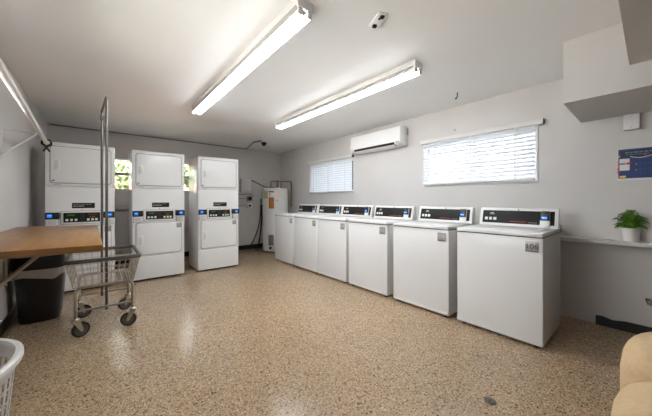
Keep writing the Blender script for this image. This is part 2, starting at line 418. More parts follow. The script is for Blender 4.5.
# ------------------------------------------------------------------ washers
XF = 2.611; DW = .625; HW = .3275; ZL = .905
def make_washer():
    e = empty('washing_machine', (XF, 0, 0))
    MB().box(.006, DW, -HW, HW, .022, ZL-.038, .008, 3).build('cabinet', M['enamel_w'], e)
    MB().box(.0015, .0065, -HW+.012, HW-.012, .030, .052, .002).build('kick_strip', M['enamel_w'], e)
    MB().box(.0035, DW-.004, -HW+.002, HW-.002, ZL-.041, ZL-.034).build('seam', M['seam'], e)
    MB().box(-.004, DW, -HW-.001, HW+.001, ZL-.035, ZL, .009, 3).build('top_deck', M['enamel_w'], e)
    lid = MB().box(.035, .475, -HW+.045, HW-.045, ZL-.002, ZL+.006, .004, 2).build('lid', M['enamel_w'], e)
    MB().box(.03, .045, -.06, .06, ZL+.003, ZL+.010, .003).build('lid_grip', M['enamel_w'], lid)
    # console: sloping front
    pr = [(.528, ZL-.004), (.570, 1.072), (.588, 1.083), (DW-.002, 1.083), (DW-.002, ZL-.004)]
    con = MB().prism(pr, 'y', -HW, HW, .006).build('console', M['white_plastic'], e)
    # frame of the slanted face: u along y, v up the slope
    p0 = Vector((.528, 0, ZL-.004)); p1 = Vector((.570, 0, 1.072)); v = (p1-p0).normalized(); L = (p1-p0).length
    nrm = Vector((-v.z, 0, v.x))
    mx = Matrix(((0, v.x, nrm.x, p0.x), (-1, v.y, nrm.y, 0), (0, v.z, nrm.z, p0.z), (0, 0, 0, 1)))   # local (u right, v up, n out)
    def P(o):
        o.data.transform(mx); return o
    cp = P(MB().box(-.300, .300, .030, .160, -.002, .003, .002).build('control_panel', M['panel'], e))
    for u in (-.262, -.222, -.182):
        P(MB().box(u-.014, u+.014, .058, .088, .002, .007, .002).build('button', M['white_plastic'], cp))
    P(MB().box(-.235, -.185, .117, .122, .0025, .0037).box(-.228, -.195, .127, .138, .0025, .0037).build('panel_marking', M['grey_print'], cp))
    rd = MB(); x = -.045
    for w in (.012, .009, .014, .010, .008, .013, .011, .009, .012, .010, .013, .012):
        rd.box(x, x+w-.002, .046, .0545, .0025, .0037); x += w
    P(rd.build('red_lettering', M['red_print'], cp))
    gl = MB(); x = .105
    for w in (.012, .010, .014, .009, .012, .012): gl.box(x, x+w-.004, .044, .049, .0025, .0035); x += w
    P(gl.build('pale_lettering', M['grey_print'], cp))
    P(MB().cyl((.02, .168, 0), (.02, .168, .004), .006, 12).build('screw', M['black'], con))
    # card reader on the console's right
    cr = P(MB().box(.196, .270, .012, .075, -.002, .016, .006).box(.204, .268, .06, .150, -.002, .018, .004).build('card_reader', M['white_plastic'], e))
    P(MB().box(.203, .268, .068, .158, .016, .032, .006).build('reader_body', M['black'], cr))
    P(MB().box(.211, .252, .080, .106, .0315, .0335, .001).build('reader_screen', M['screen'], cr))
    P(MB().box(.214, .234, .090, .096, .0332, .0342).box(.238, .248, .090, .096, .0332, .0342).build('screen_text', M['screen_hi'], cr))
    P(MB().box(.214, .256, .118, .126, .0315, .0335).build('card_slot', M['dark_print'], cr))
    # number tag on the cabinet front
    tg = MB().box(.0008, .0066, -.300, -.214, ZL-.152, ZL-.066, .001).build('number_tag', M['tag'], e)
    mk = MB().box(0, .001, -.294, -.220, ZL-.150, ZL-.144)
    mk.build('tag_border', M['dark_print'], tg)
    for sx in (.05, DW-.05):
        for sy in (-1, 1):
            MB().lathe([(0, 0), (.022, 0), (.022, .012), (.012, .016), (.012, .026), (0, .026)], 12, mx=Matrix.Translation((sx, sy*(HW-.05), 0))).build('foot', M['black'], e)
    return e, tg
wlabels = ['white top-load washer at the far end of the row, beside the water heater',
           'white top-load washer second from the water heater',
           'white top-load washer third from the water heater',
           'white top-load washer fourth from the water heater, under the air conditioner side of the row',
           'white top-load washer under the left half of the wide window, gaps on both sides',
           'nearest white top-load washer with tag 106, at the end of the row beside the ledge']
wlabels[3] = 'white top-load washer third from the near end of the row'
yc = [4.384, 3.701, 3.042, 2.340, 1.599, .8645]
w0, tg0 = make_washer()
g = 'white coin-laundry washers along the right wall'
washers = []
for i, y in enumerate(yc):
    o = w0 if i == 0 else copy_tree(w0)
    o.location = (XF, y, 0); tag(o, wlabels[i], 'washing machine', g); washers.append(o)
TM = Matrix(((0, 0, -1, .0008), (-1, 0, 0, 0), (0, 1, 0, 0), (0, 0, 0, 1)))
for i, o in enumerate(washers):
    t = [c for c in o.children if c.name.startswith('number_tag')][0]
    if i == 5:
        text_mesh('106', .058, 'tag_number', M['dark_print'], t, Matrix.Translation((0, -.257, ZL-.110)) @ TM)
    else:
        mk = MB()
        for k, (a, bb) in enumerate(((-.289, -.275), (-.267, -.250), (-.242, -.226))):
            mk.box(0, .001, a, bb, ZL-.126+.004*(k % 2), ZL-.088)
        mk.build('tag_marking', M['grey_print'], t)

# hose valve on the wall behind the nearest washer
o = tag(empty('hose_valve', (XR, .60, .865)), 'dark metal hose valve on the wall just behind the nearest washer', 'valve')
MB().cyl((.002, 0, 0), (-.07, 0, 0), .017, 14).box(-.10, -.055, -.024, .024, -.024, .026, .008).cyl((-.078, 0, -.02), (-.078, 0, -.07), .015, 14).build('valve_body', M['steel_dark'], o)
MB().lathe([(0, 0), (.028, 0), (.033, .006), (.028, .014), (0, .014)], 14, mx=Matrix.Translation((-.078, 0, .032))).cyl((-.078, 0, .02), (-.078, 0, .04), .007, 8).build('handle', M['conduit'], o)
MB().tube([(-.078, 0, -.06), (-.080, -.005, -.16), (-.085, .0, -.30), (-.11, .03, -.45), (-.16, .10, -.55)], .013, 10).build('hose', M['cable'], o)

# ------------------------------------------------------------------ stacked dryers
def make_dryer():
    e = empty('stacked_dryer', (0, 0, 0)); hw = .332; D = .60; H = 1.875; zs = 1.332
    MB().box(-hw, hw, .012, D, .02, H, .008, 3).build('cabinet', M['enamel'], e)
    MB().box(-hw+.03, hw-.03, .06, D-.05, 0, .022).build('base', M['black'], e)
    up = MB().box(-hw, hw, 0, .016, zs+.004, H, .006, 3).build('upper_front', M['enamel'], e)
    MB().box(-hw, hw, 0, .016, .355, zs-.002, .006, 3).build('middle_front', M['enamel'], e)
    MB().box(-hw, hw, 0, .016, .024, .349, .006, 3).build('lower_panel', M['enamel'], e)
    def door(z0, z1, hz0, hz1, nm):
        g = MB()
        a, r = .292, .03
        def rr(a, z0, z1, r, y):
            out = []
            for cx, cz, t0 in ((a-r, z1-r, 0), (-a+r, z1-r, PI/2), (-a+r, z0+r, PI), (a-r, z0+r, 1.5*PI)):
                for k in range(6):
                    t = t0+PI/2*k/5; out.append((cx+r*math.cos(t), y, cz+r*math.sin(t)))
            return out
        d = MB().loops([rr(a-.004, z0+.004, z1-.004, r, .004), rr(a-.004, z0+.004, z1-.004, r, -.004), rr(a-.008, z0+.008, z1-.008, r, -.009), rr(a-.014, z0+.014, z1-.014, r, -.0105)]).build('door', M['enamel'], e)
        MB().loops([rr(a, z0, z1, r, .004), rr(a+.001, z0-.001, z1+.001, r, -.0015), rr(a-.003, z0+.003, z1-.003, r, -.0015)]).build('door_gasket', M['seam'], d)
        # recessed pull on the left
        x0, x1 = -.262, -.200
        h = MB().box(x0, x1, -.014, -.010, hz0, hz1, .0035)
        h.build('handle', M['white_plastic'], d)
        MB().box(x0+.010, x1-.016, -.0150, -.0138, hz0+.016, hz1-.016, .0005).build('handle_recess', M['fixture'], d)
        return d
    du = door(1.372, 1.828, 1.53, 1.665, 'u')
    MB().box(-.272, -.250, -.0118, -.010, 1.398, 1.412).build('key_lock', M['dark_print'], du)
    MB().box(-.262, -.19, -.0015, .001, 1.349, 1.357).build('small_print', M['grey_print'], up)
    dl = door(.372, .835, .515, .655, 'l')
    # label plate
    lp = MB().box(-.095, .125, -.003, .001, 1.060, 1.128, .001).build('label_plate', M['panel'], e)
    pt = MB()
    x = -.082
    for w in (.03, .02, .035, .025): pt.box(x, x+w-.006, -.004, -.0028, 1.082, 1.092); x += w
    x = -.082
    for w in (.02, .03, .02, .03, .02, .03, .03): pt.box(x, x+w-.008, -.004, -.0028, 1.105, 1.110); x += w
    pt.build('label_lettering', M['grey_print'], lp)
    # control bezel
    bz = MB().box(-.195, .200, -.012, .002, .862, 1.022, .004).build('control_bezel', M['white_plastic'], e)
    MB().box(-.1985, .2035, -.0015, .001, .8585, 1.0255).build('bezel_gap', M['seam'], bz)
    MB().box(-.172, .178, -.015, -.010, .884, 1.004, .002).build('control_panel', M['panel'], bz)
    MB().box(-.02, .03, -.0165, -.0145, .895, .995).build('panel_divider', M['black'], bz)
    lg = MB()
    for x in (-.13, -.112, -.094, -.076): lg.box(x-.006, x+.006, -.0165, -.0145, .966, .982)
    for x in (.082, .100, .118): lg.box(x-.006, x+.006, -.0165, -.0145, .942, .956)
    lg.build('green_display', M['led_green'], bz)
    lr = MB()
    for x in (.066, .084, .102, .120, .138): lr.box(x-.006, x+.006, -.0165, -.0145, .974, .985)
    lr.build('red_display', M['led_red'], bz)
    for x in (-.140, -.098, -.056, .060, .102, .140):
        MB().box(x-.013, x+.013, -.020, -.0145, .900, .928, .003).build('button', M['white_plastic'], bz)
    MB().cyl((0, -.001, 1.035), (0, .002, 1.035), .006, 10).build('screw', M['dark_print'], e)
    for sx, sc, dx in ((-1, -.03, 0), (1, .02, 0)):
        xc = sx*.268
        rd = MB().box(xc-.062, xc+.062, -.052, .002, .930, 1.012, .008).build('card_reader', M['black'], e)
        MB().box(xc-.044 + (.03 if sx > 0 else 0), xc+.000+(.03 if sx > 0 else 0), -.0545, -.051, .950, .992, .001).build('reader_screen', M['screen'], rd)
        MB().box(xc-.038+(.03 if sx > 0 else 0), xc-.006+(.03 if sx > 0 else 0), -.0552, -.054, .972, .978).build('screen_text', M['screen_hi'], rd)
        MB().box(xc+.02 if sx < 0 else xc-.05, xc+.05 if sx < 0 else xc-.024, -.0545, -.051, .968, .976).build('card_slot', M['dark_print'], rd)
        cb = MB().box(xc-.050, xc+.048, -.030, .002, .850, .940, .006).build('coin_box', M['white_plastic'], e)
        MB().box(xc-.053, xc+.051, -.0015, .001, .846, .944).build('coin_box_gap', M['seam'], cb)
        MB().box(xc-.038, xc+.036, -.0315, -.029, .862, .915, .004).build('coin_box_face', M['fixture'], cb)
    st = MB().box(.222, .287, -.0135, -.0100, .745, .818).build('grey_sticker', M['tag'], dl)
    MB().box(.228, .281, -.0142, -.0132, .792, .812).box(.228, .270, -.0142, -.0132, .770, .776).build('sticker_print', M['grey_print'], st)
    return e
d0 = make_dryer()
dl = ['white stacked dryer at the left behind the wooden table and the wheeled cart',
      'white stacked dryer in the middle of the three',
      'white stacked dryer on the right, nearest the water heater']
for i, x in enumerate((-.1835, .6725, 1.5385)):
    o = d0 if i == 0 else copy_tree(d0)
    o.location = (x, 4.672, 0); tag(o, dl[i], 'dryer', 'stacked dryers at the back wall')
# foil ducts in the gaps
def duct(pts, label, name='vent_duct'):
    P = [Vector(p) for p in pts]; out = []; rs = []
    for a, b_ in zip(P, P[1:]):
        n = max(2, int((b_-a).length/.012))
        for k in range(n): out.append(a.lerp(b_, k/n)); rs.append(.055+(.006 if k % 2 else 0))
    out.append(P[-1]); rs.append(.055)
    return tag(MB().tube(out, rs, 16).build(name, M['foil'], angle=60), label, 'duct')
duct([(.90, 5.33, .97), (1.00, 5.42, .975), (1.12, 5.55, .985), (1.15, 5.75, .99), (1.15, 6.16, .99)], 'silver foil vent duct in the gap left of the right-hand dryer')
tag(MB().tube([(-.55, YB-.06, 1.0), (1.08, YB-.06, 1.0)], .035, 14).build('wall_pipe', M['conduit']), 'grey pipe running along the back wall in the gap left of the middle dryer', 'pipe')

# ------------------------------------------------------------------ water heater
tk = tag(empty('water_heater', (3.11, 5.58, 0)), 'tall white cylindrical water heater in the back right corner', 'water heater')
R = .285
MB().lathe([(0, .03), (R-.012, .03), (R, .045), (R, 1.395), (R-.004, 1.40), (R, 1.405), (R-.006, 1.425), (R-.06, 1.437), (0, 1.44)], 48).build('tank', M['tank'], tk)
MB().lathe([(R-.05, 0), (R-.03, 0), (R-.03, .035), (R-.05, .035)], 32).lathe([(0, .006), (.30, .006), (.30, .02), (0, .02)], 32).build('base_ring', M['steel_dark'], tk)
nv = Vector((-3.11, -5.58, 0)).normalized(); rv = Vector((-nv.y, nv.x, 0))
if rv.x < 0: rv = -rv
def patch(name, s0, s1, z0, z1, m, parent=tk, off=.0016):
    """curved label: s in -1..1 across the visible width"""
    a0, a1 = math.asin(s0), math.asin(s1); mb = MB(); n = 8; ring = []
    rows = []
    for k in range(n+1):
        a = a0+(a1-a0)*k/n; d = nv*math.cos(a)+rv*math.sin(a)
        rows.append([d*(R+.0003), d*(R+off)])
    rings = [[(r[0].x, r[0].y, z0), (r[1].x, r[1].y, z0), (r[1].x, r[1].y, z1), (r[0].x, r[0].y, z1)] for r in rows]
    return mb.loops(rings).build(name, m, parent)
patch('orange_label', -.50, -.09, .98, 1.225, M['orange'])
patch('tan_label', -.90, -.57, 1.20, 1.375, M['tan_label'])
patch('warning_label', .0, .40, 1.225, 1.365, M['pale_label'])
patch('maker_lettering', -.50, -.10, 1.335, 1.365, M['dark_print'])
patch('maker_lettering', -.48, -.35, 1.285, 1.305, M['p_red'])
patch('maker_lettering', -.50, -.14, 1.243, 1.252, M['grey_print'])
patch('small_label', .08, .20, 1.135, 1.18, M['grey_print'])
patch('small_label', .02, .12, 1.08, 1.09, M['pale_label'])
patch('access_plate', -.52, -.12, .165, .40, M['grey_plate'])
dvec = nv*math.cos(-.33)+rv*math.sin(-.33)
dv = MB().cyl(tuple(dvec*(R-.005)+Vector((0, 0, .115))), tuple(dvec*(R+.05)+Vector((0, 0, .115))), .02, 14).ball(tuple(dvec*(R+.05)+Vector((0, 0, .115))), .028)
dv.build('drain_valve', M['dark_print'], tk)
def at(u_, back, z):   # point relative to tank: u_ to the right (metres), back from viewer
    p = rv*u_-nv*back; return (p.x, p.y, z)
def bend(pts, r=.03):
    P = [Vector(p) for p in pts]; out = [P[0]]
    for i in range(1, len(P)-1):
        a = (P[i-1]-P[i]); b_ = (P[i+1]-P[i]); k = min(r, a.length*.45, b_.length*.45)
        A = P[i]+a.normalized()*k; B = P[i]+b_.normalized()*k
        for t in range(6):
            t /= 5; out.append((A*(1-t)+P[i]*t)*(1-t)+(P[i]*(1-t)+B*t)*t)
    out.append(P[-1]); return [tuple(p) for p in out]
cp = MB()
cp.tube(bend([at(-.10, 0, 1.43), at(-.10, 0, 1.60), at(.07, .02, 1.60), at(.07, .02, 1.47)]), .013, 10)
cp.tube(bend([at(.04, -.05, 1.43), at(.04, -.05, 1.625), at(.04, .40, 1.625)]), .013, 10)
cp.tube(bend([at(.13, .05, 1.43), at(.13, .05, 1.605), at(.372, .10, 1.605), at(.372, .10, 1.0)]), .015, 10)
cp.cyl(at(.04, -.05, 1.60), at(.13, .02, 1.60), .016)
cp.lathe([(0, 1.438), (.06, 1.438), (.06, 1.465), (0, 1.465)], 16, mx=Matrix.Translation(Vector(at(-.08, -.02, 0))))
cp.build('copper_pipes', M['copper'], tk)

# ------------------------------------------------------------------ back-wall services
o = tag(empty('junction_box', (2.62, YB, 1.36)), 'pale grey electrical box on the back wall left of the water heater', 'electrical box')
MB().box(-.125, .115, -.11, 0, 0, .30, .006).build('box_body', M['grey_box'], o)
MB().box(-.118, .108, -.118, -.109, .008, .292, .004).box(-.06, -.045, -.121, -.117, .11, .16).box(.02, .05, -.121, -.117, .12, .15).build('box_cover', M['grey_box'], o)
tag(MB().tube(bend([(2.735, YB-.05, 1.63), (2.80, YB-.06, 1.63), (2.99, YB-.25, 1.49), (3.02, 5.75, 1.46)], .05), .009, 8).build('power_cable', M['cable']), 'thin black cable running from the grey box down to the water heater', 'cable')
tag(MB().tube(bend([(2.06, YB-.03, 1.30), (2.62, YB-.03, 1.30), (2.78, YB-.03, 1.31), (2.84, YB-.03, 1.26)], .04), .014, 8).build('conduit', M['conduit']), 'grey conduit on the back wall directly under the grey box', 'pipe')
for z, lab, blk, pm in ((1.205, 'black round outlet on the back wall, upper of two', True, 'upper'), (1.035, 'white square outlet with black socket on the back wall, lower of two', False, 'lower')):
    o = tag(empty('wall_outlet', (2.735, YB, z)), lab, 'outlet', 'round outlets beside the water heater')
    MB().box(-.065, .065, -.04, 0, -.06, .06, .01).build('outlet_box', M['conduit'] if blk else M['white_plastic'], o)
    MB().cyl((0, -.052, 0), (0, -.038, 0), .046 if blk else .028, 20).build('socket', M['black'], o)
    MB().tube([(-.64, -.025, .0), (-.07, -.025, 0)], .009, 8).build('feed_conduit', M['conduit'], o)
cb = MB()
cb.tube(bend([(3.02, YB-.04, 1.20), (3.00, YB-.06, .80), (2.90, 6.04, .45), (2.72, 6.02, .10), (2.54, 6.07, .02)], .2), .014, 8)
cb.tube(bend([(3.03, YB-.08, 1.05), (2.98, 6.04, .55), (2.90, 6.0, .06), (2.80, 5.96, .018)], .12), .016, 8)
cb.tube(bend([(3.05, YB-.10, .9), (2.96, 6.0, .45), (2.86, 5.93, .16), (2.84, 5.88, .018), (2.76, 5.80, .018)], .1), .012, 8)
tag(cb.build('black_hoses', M['cable']), 'bunch of black hoses hanging to the floor left of the water heater', 'hose')
tag(MB().tube(bend([(-.62, YB-.012, 2.375), (1.0, YB-.012, 2.379), (2.64, YB-.012, 2.375)], .05), .008, 6).build('wall_cable', M['steel_dark']), 'thin dark cable along the top edge of the back wall', 'cable')
cd = MB().tube(bend([(2.64, YB-.02, 2.378), (2.62, 6.0, 2.374), (2.56, 5.75, 2.372), (2.46, 5.35, 2.372), (2.50, 5.16, 2.372)], .12), .014, 8)
cd.cyl((2.44, 5.30, 2.371), (2.52, 5.10, 2.371), .018, 10)
tag(cd.build('ceiling_conduit', M['conduit']), 'bent grey conduit on the ceiling leading to the dark dome', 'pipe')
o = tag(empty('dome_camera', (2.67, 5.28, ZC)), 'small black dome camera on the ceiling near the back right corner', 'camera')
MB().lathe([(0, 0), (.055, 0), (.055, -.022), (.046, -.03), (0, -.03)], 24).build('camera_base', M['panel'], o)
MB().lathe([(.044, -.028), (.040, -.05), (.028, -.066), (0, -.074)], 24).build('dome', M['black'], o)

# ------------------------------------------------------------------ ceiling lights
def make_light():
    e = empty('fluorescent_light', (0, 0, ZC)); L = 1.22
    MB().prism([(-.062, -L), (.062, -L), (.062, L), (-.062, L)], 'z', -.05, -.0005, .003).build('housing', M['fixture'], e)
    MB().prism([(-.045, -.050), (0, -.058), (.045, -.050)], 'y', -L+.02, L-.02).build('reflector', M['fixture'], e)
    for y in (-L+.006, L-.006):
        s = -1 if y < 0 else 1
        MB().box(-.060, .060, y-.014, y+.006, -.060, -.002, .003).box(-.052, -.018, y-.010, y+.008, -.100, -.055, .004).box(.018, .052, y-.010, y+.008, -.100, -.055, .004).build('lampholder', M['socket'], e)
    for x in (-.031, .031):
        def arc(t0, t1, R_=.022, n=14): return [(x+R_*math.cos(t0+(t1-t0)*k/n), -.082+R_*math.sin(t0+(t1-t0)*k/n)) for k in range(n+1)]
        tb = MB().prism(arc(PI*1.0, PI*2.0), 'y', -L+.014, L-.014).build('fluorescent_tube', M['tube'], e)
        MB().prism(arc(-PI*.08, PI*1.08, .0227), 'y', -L+.014, L-.014).build('tube_backing', M['fixture'], tb)
    return e
l0 = make_light(); l0.location = (.965, 2.582, ZC)
tag(l0, 'long twin-tube ceiling light, the left one nearer the dryers side', 'ceiling light', 'twin-tube ceiling lights')
l0['label'] = 'lit twin-tube ceiling light running over the middle of the floor'
l1 = copy_tree(l0); l1.location = (2.16, 2.545, ZC)
l1['label'] = 'lit twin-tube ceiling light nearer the air conditioner and the right wall'
# empty lamp bracket and hook on the ceiling
o = tag(empty('ceiling_bracket', (1.45, 1.19, ZC), math.radians(68)), 'small white ceiling plate with dark holes near the right-hand light', 'ceiling bracket')
MB().box(-.075, .075, -.035, .035, -.010, 0, .004).build('plate', M['ceiling'], o)
MB().box(-.062, -.035, -.016, .010, -.022, -.009, .003).box(.035, .06, -.012, .016, -.026, -.009, .004).box(-.03, -.012, -.004, .010, -.014, -.009, .002).build('socket_stub', M['panel'], o)
tag(MB().tube([(3.126, 1.42, ZC), (3.126, 1.42, 2.345), (3.126, 1.43, 2.325), (3.11, 1.43, 2.315), (3.10, 1.43, 2.325)], .006, 8).build('ceiling_hook', M['dark_print']), 'small dark hook hanging from the ceiling above the wide window', 'hook')
tag(MB().cyl((XR, 1.66, 2.085), (XR-.02, 1.66, 2.085), .010, 10).build('wall_screw', M['grey_print']), 'small screw in the wall between air conditioner and wide window', 'screw')

# ------------------------------------------------------------------ air conditioner
o = tag(empty('air_conditioner', (XR, 2.88, 1.985)), 'white wall-mounted split air conditioner above and between the two windows', 'air conditioner')
pr = [(-.003, .285), (-.165, .285), (-.192, .270), (-.205, .06), (-.185, .022), (-.12, .0), (-.003, .0)]
MB().prism(pr, 'y', -.515, .515, .006).build('casing', M['ac'], o)
MB().prism([(-.192, .272), (-.197, .270), (-.210, .072), (-.204, .070)], 'y', -.512, .512).build('front_panel', M['ac'], o)
MB().prism([(-.203, .060), (-.1905, .020), (-.128, -.002), (-.120, .012)], 'y', -.40, .43).build('outlet', M['black'], o)
sl = MB().prism([(-.188, .014), (-.184, .018), (-.140, -.002), (-.143, -.006)], 'y', -.39, .42)
sl.build('louvre', M['ac'], o)
MB().box(-.206, -.200, -.50, -.43, .04, .055, .002).build('indicator', M['grey_print'], o)
MB().box(-.045, -.004, -.519, -.513, .16, .27, .003).build('side_bracket', M['grey_print'], o)

# ------------------------------------------------------------------ folding table
tt = tag(empty('folding_table', (-.30, 3.05, .852)), 'thick honey-brown wooden folding table on the left wall', 'table')
poly = [(-.655, 4.12), (-.030, 3.87), (.008, 2.13), (-.655, 2.21)]
pp = [(x+.30, y-3.05) for x, y in poly]
MB().prism(pp, 'z', .0, .0395, .003).build('tabletop', M['wood'], tt)
ed = MB()
for i in range(4):
    a, b_ = Vector(pp[i]), Vector(pp[(i+1) % 4])
    d = (b_-a).normalized(); n_ = Vector((-d.y, d.x))
    c = Vector((0, 0))
    if (a+n_*.01).length < a.length: n_ = -n_
    if i == 3: continue
    ed.prism([tuple(a), tuple(b_), tuple(b_+n_*.003), tuple(a+n_*.003)], 'z', .001, .0375)
ed.build('edge_banding', M['wood_edge'], tt)
for y in (3.655, 2.60):
    q = y-3.05
    MB().tube([(-.345, q, -.392), (.03, q, -.010)], .009, 8).tube([(-.345, q, -.45), (-.345, q, -.012)], .012, 8).tube([(-.345, q, -.014), (.20, q, -.014)], .012, 8).build('bracket', M['steel'], tt)

# ------------------------------------------------------------------ waste bin
def rrect(hx, hy, r, z, n=7, cx=0, cy=0, wob=None):
    out = []
    for sx, sy, t0 in ((1, 1, 0), (-1, 1, PI/2), (-1, -1, PI), (1, -1, 1.5*PI)):
        for k in range(n):
            t = t0+PI/2*k/(n-1)
            x = sx*(hx-r)+r*math.cos(t); y = sy*(hy-r)+r*math.sin(t)
            out.append((cx+x, cy+y, z+(wob(x, y) if wob else 0)))
    return out
bn = tag(empty('waste_bin', (-.452, 3.905, 0)), 'black plastic waste bin with pale liner under the wooden table', 'waste bin')
MB().loops([rrect(.135, .175, .07, .002), rrect(.14, .18, .075, .012), rrect(.172, .205, .085, .48), rrect(.180, .212, .085, .482), rrect(.180, .212, .085, .50), rrect(.168, .200, .08, .50), rrect(.140, .17, .07, .03)]).build('bin_body', M['bin'], bn)
wob = lambda x, y: .024*math.sin(x*21+2.6)+.012*math.sin(y*23+x*37)
MB().loops([rrect(.1815, .2135, .085, .440, wob=wob), rrect(.186, .218, .087, .470, wob=lambda x, y: .5*wob(x, y)), rrect(.1850, .217, .087, .498), rrect(.1835, .2155, .086, .507), rrect(.170, .202, .08, .507)], cap0=False, cap1=False).build('bin_liner', M['liner'], bn)
ld = MB().loops([rrect(.181, .213, .085, .508), rrect(.183, .215, .085, .512), rrect(.180, .212, .085, .615), rrect(.170, .20, .08, .628), rrect(.10, .13, .06, .632)]).build('lid', M['lid'], bn)
MB().box(-.115, .115, -.192, -.13, .53, .595, .008, mx=Matrix.Translation((0, -.016, 0))).build('lid_flap', M['bin'], ld)

# ------------------------------------------------------------------ laundry cart
ct = tag(empty('laundry_cart', (.028, 3.35, 0)), 'chrome wire laundry cart on casters with tall double pole, beside the table', 'laundry cart')
zt, zb = .655, .43
top = (-.25, .25, -.345, .315); bot = (-.205, .205, -.285, .255)
def lerp(a, b_, t): return a+(b_-a)*t
def rect_at(t, ex=0):
    return [lerp(bot[i], top[i], t)+(ex if i % 2 else -ex) for i in range(4)], lerp(zb, zt, t)
bk = MB(); wr = .0024
for t in (0, .22, .44, .66, .88):
    (a, b_, c, d), z = rect_at(t)
    bk.tube([(a, c, z), (b_, c, z), (b_, d, z), (a, d, z)], wr if t else .004, 6, closed=True)
N1, N2 = 10, 13
for k in range(N1+1):
    f_ = k/N1; xt, xb = lerp(top[0], top[1], f_), lerp(bot[0], bot[1], f_)
    bk.tube([(xt, top[2], zt), (xb, bot[2], zb), (xb, bot[3], zb), (xt, top[3], zt)], wr, 6)
for k in range(N2+1):
    f_ = k/N2; yt, yb = lerp(top[2], top[3], f_), lerp(bot[2], bot[3], f_)
    bk.tube([(top[0], yt, zt), (bot[0], yb, zb), (bot[1], yb, zb), (top[1], yt, zt)], wr, 6)
bk.build('wire_basket', M['wire'], ct)
rm = MB(); w = .014
rm.loops([rrect(.257, .337, .03, zt-.016, cy=-.015), rrect(.262, .342, .034, zt-.010, cy=-.015), rrect(.262, .342, .034, zt+.010, cy=-.015), rrect(.257, .337, .03, zt+.016, cy=-.015),
          rrect(.244, .324, .022, zt+.016, cy=-.015), rrect(.239, .319, .02, zt+.010, cy=-.015), rrect(.239, .319, .02, zt-.010, cy=-.015), rrect(.244, .324, .022, zt-.016, cy=-.015), rrect(.257, .337, .03, zt-.016, cy=-.015)], cap0=False, cap1=False)
rm.build('rim_bumper', M['bumper'], ct)
xl_, xr_ = -.190, .203; yn, yf = -.25, .25
for y in (yn, yf):
    MB().tube(bend([(xl_, y, .165), (xl_, y, .417), (xr_, y, .417), (xr_, y, .165)], .055), .0125, 12).build('frame_arch', M['steel'], ct)
    MB().tube([(xl_, y, .222), (xr_, y, .222)], .009, 10).build('crossbar', M['steel'], ct)
for x in (xl_, xr_):
    MB().tube([(x, yn, .30), (x, yf, .30)], .009, 10).build('side_bar', M['steel'], ct)
for x, y, zt_ in ((.013, yn+.012, 2.075), (-.018, yf-.012, 2.065)):
    MB().tube([(x, y, .19), (x, y, zt_)], .0105, 12).build('pole', M['steel_dark'], ct)
MB().tube(bend([(.013, yn+.012, 2.05), (.013, yn+.012, 2.083), (-.018, yf-.012, 2.072), (-.018, yf-.012, 2.04)], .02), .0108, 12).build('hanging_bar', M['steel_dark'], ct)
MB().box(-.034, -.002, yf-.030, yf+.006, 1.98, 2.02, .004).build('pole_clamp', M['steel_dark'], ct)
def caster(x, y, rz):
    """fork as the part, wheel and disc as its sub-parts; swivelled by rz, trailing"""
    mx = Matrix.Translation((x, y, 0)) @ Matrix.Rotation(rz, 4, 'Z')
    f_ = MB()
    f_.lathe([(0, .148), (.026, .148), (.028, .156), (.020, .166), (0, .168)], 16)
    f_.box(-.028, .026, -.026, .026, .137, .150, .004)
    for s in (-1, 1):
        f_.prism([(-.026, .145), (.024, .145), (.045, .062), (.040, .050), (.028, .050), (.020, .062)], 'y', s*.0235, s*.0260)
    f_.cyl((.033, -.029, .0625), (.033, .029, .0625), .007, 10)
    fk = f_.build('caster', M['steel'], ct); fk.data.transform(mx)
    wm = Matrix.Translation((.033, 0, .0625)) @ Matrix.Rotation(PI/2, 4, 'X')
    t_ = MB().lathe([(.048, -.014), (.058, -.014), (.0625, -.008), (.0625, .008), (.058, .014), (.048, .014)], 28, mx=wm).build('tyre', M['tyre'], fk); t_.data.transform(mx)
    h_ = MB().lathe([(0, -.016), (.014, -.016), (.016, -.010), (.049, -.012), (.049, .012), (.016, .010), (.014, .016), (0, .016)], 24, mx=wm).build('wheel_disc', M['hub'], fk); h_.data.transform(mx)
caster(xl_, yn, math.radians(20)); caster(xr_, yn, math.radians(168)); caster(xl_, yf, math.radians(15)); caster(xr_, yf, math.radians(195))

# ------------------------------------------------------------------ hanging rod on the left wall
rd = tag(empty('hanging_rod', (XL, 3.2, 1.787)), 'white clothes rod on brackets high along the left wall', 'clothes rod')
A = Vector((-.455, 4.22, 1.787)); B = Vector((-.310, .60, 1.787)); O = Vector((XL, 3.2, 1.787))
MB().tube([tuple(A-O), tuple(B-O)], .0185, 16).build('rod', M['white_pipe'], rd)
for y in (3.56, .70):
    p = A.lerp(B, (4.22-y)/3.62)-O
    MB().tube([(0, p.y, -.012), (p.x, p.y, -.022)], .006, 8).tube([(0, p.y-.01, -.245), (p.x-.01, p.y, -.022)], .008, 8).tube([(.004, p.y, .02), (.004, p.y, -.27)], .009, 8).build('bracket', M['white_pipe'], rd)
    MB().tube([(p.x, p.y-.014, 0), (p.x, p.y+.014, 0)], .0215, 14).build('collar', M['white_pipe'], rd)
sc_ = tag(empty('spring_clamp', tuple(A+Vector((0, .009, 0)))), 'small black clamp gripping the far end of the white rod', 'clamp')
MB().tube([(-.036, 0, .016), (-.034, 0, -.012), (-.006, 0, -.036), (.026, 0, -.095)], [.010, .012, .012, .008], 10).tube([(.036, 0, .016), (.034, 0, -.012), (.006, 0, -.036), (-.026, 0, -.095)], [.010, .012, .012, .008], 10).build('clamp_arms', M['black'], sc_)
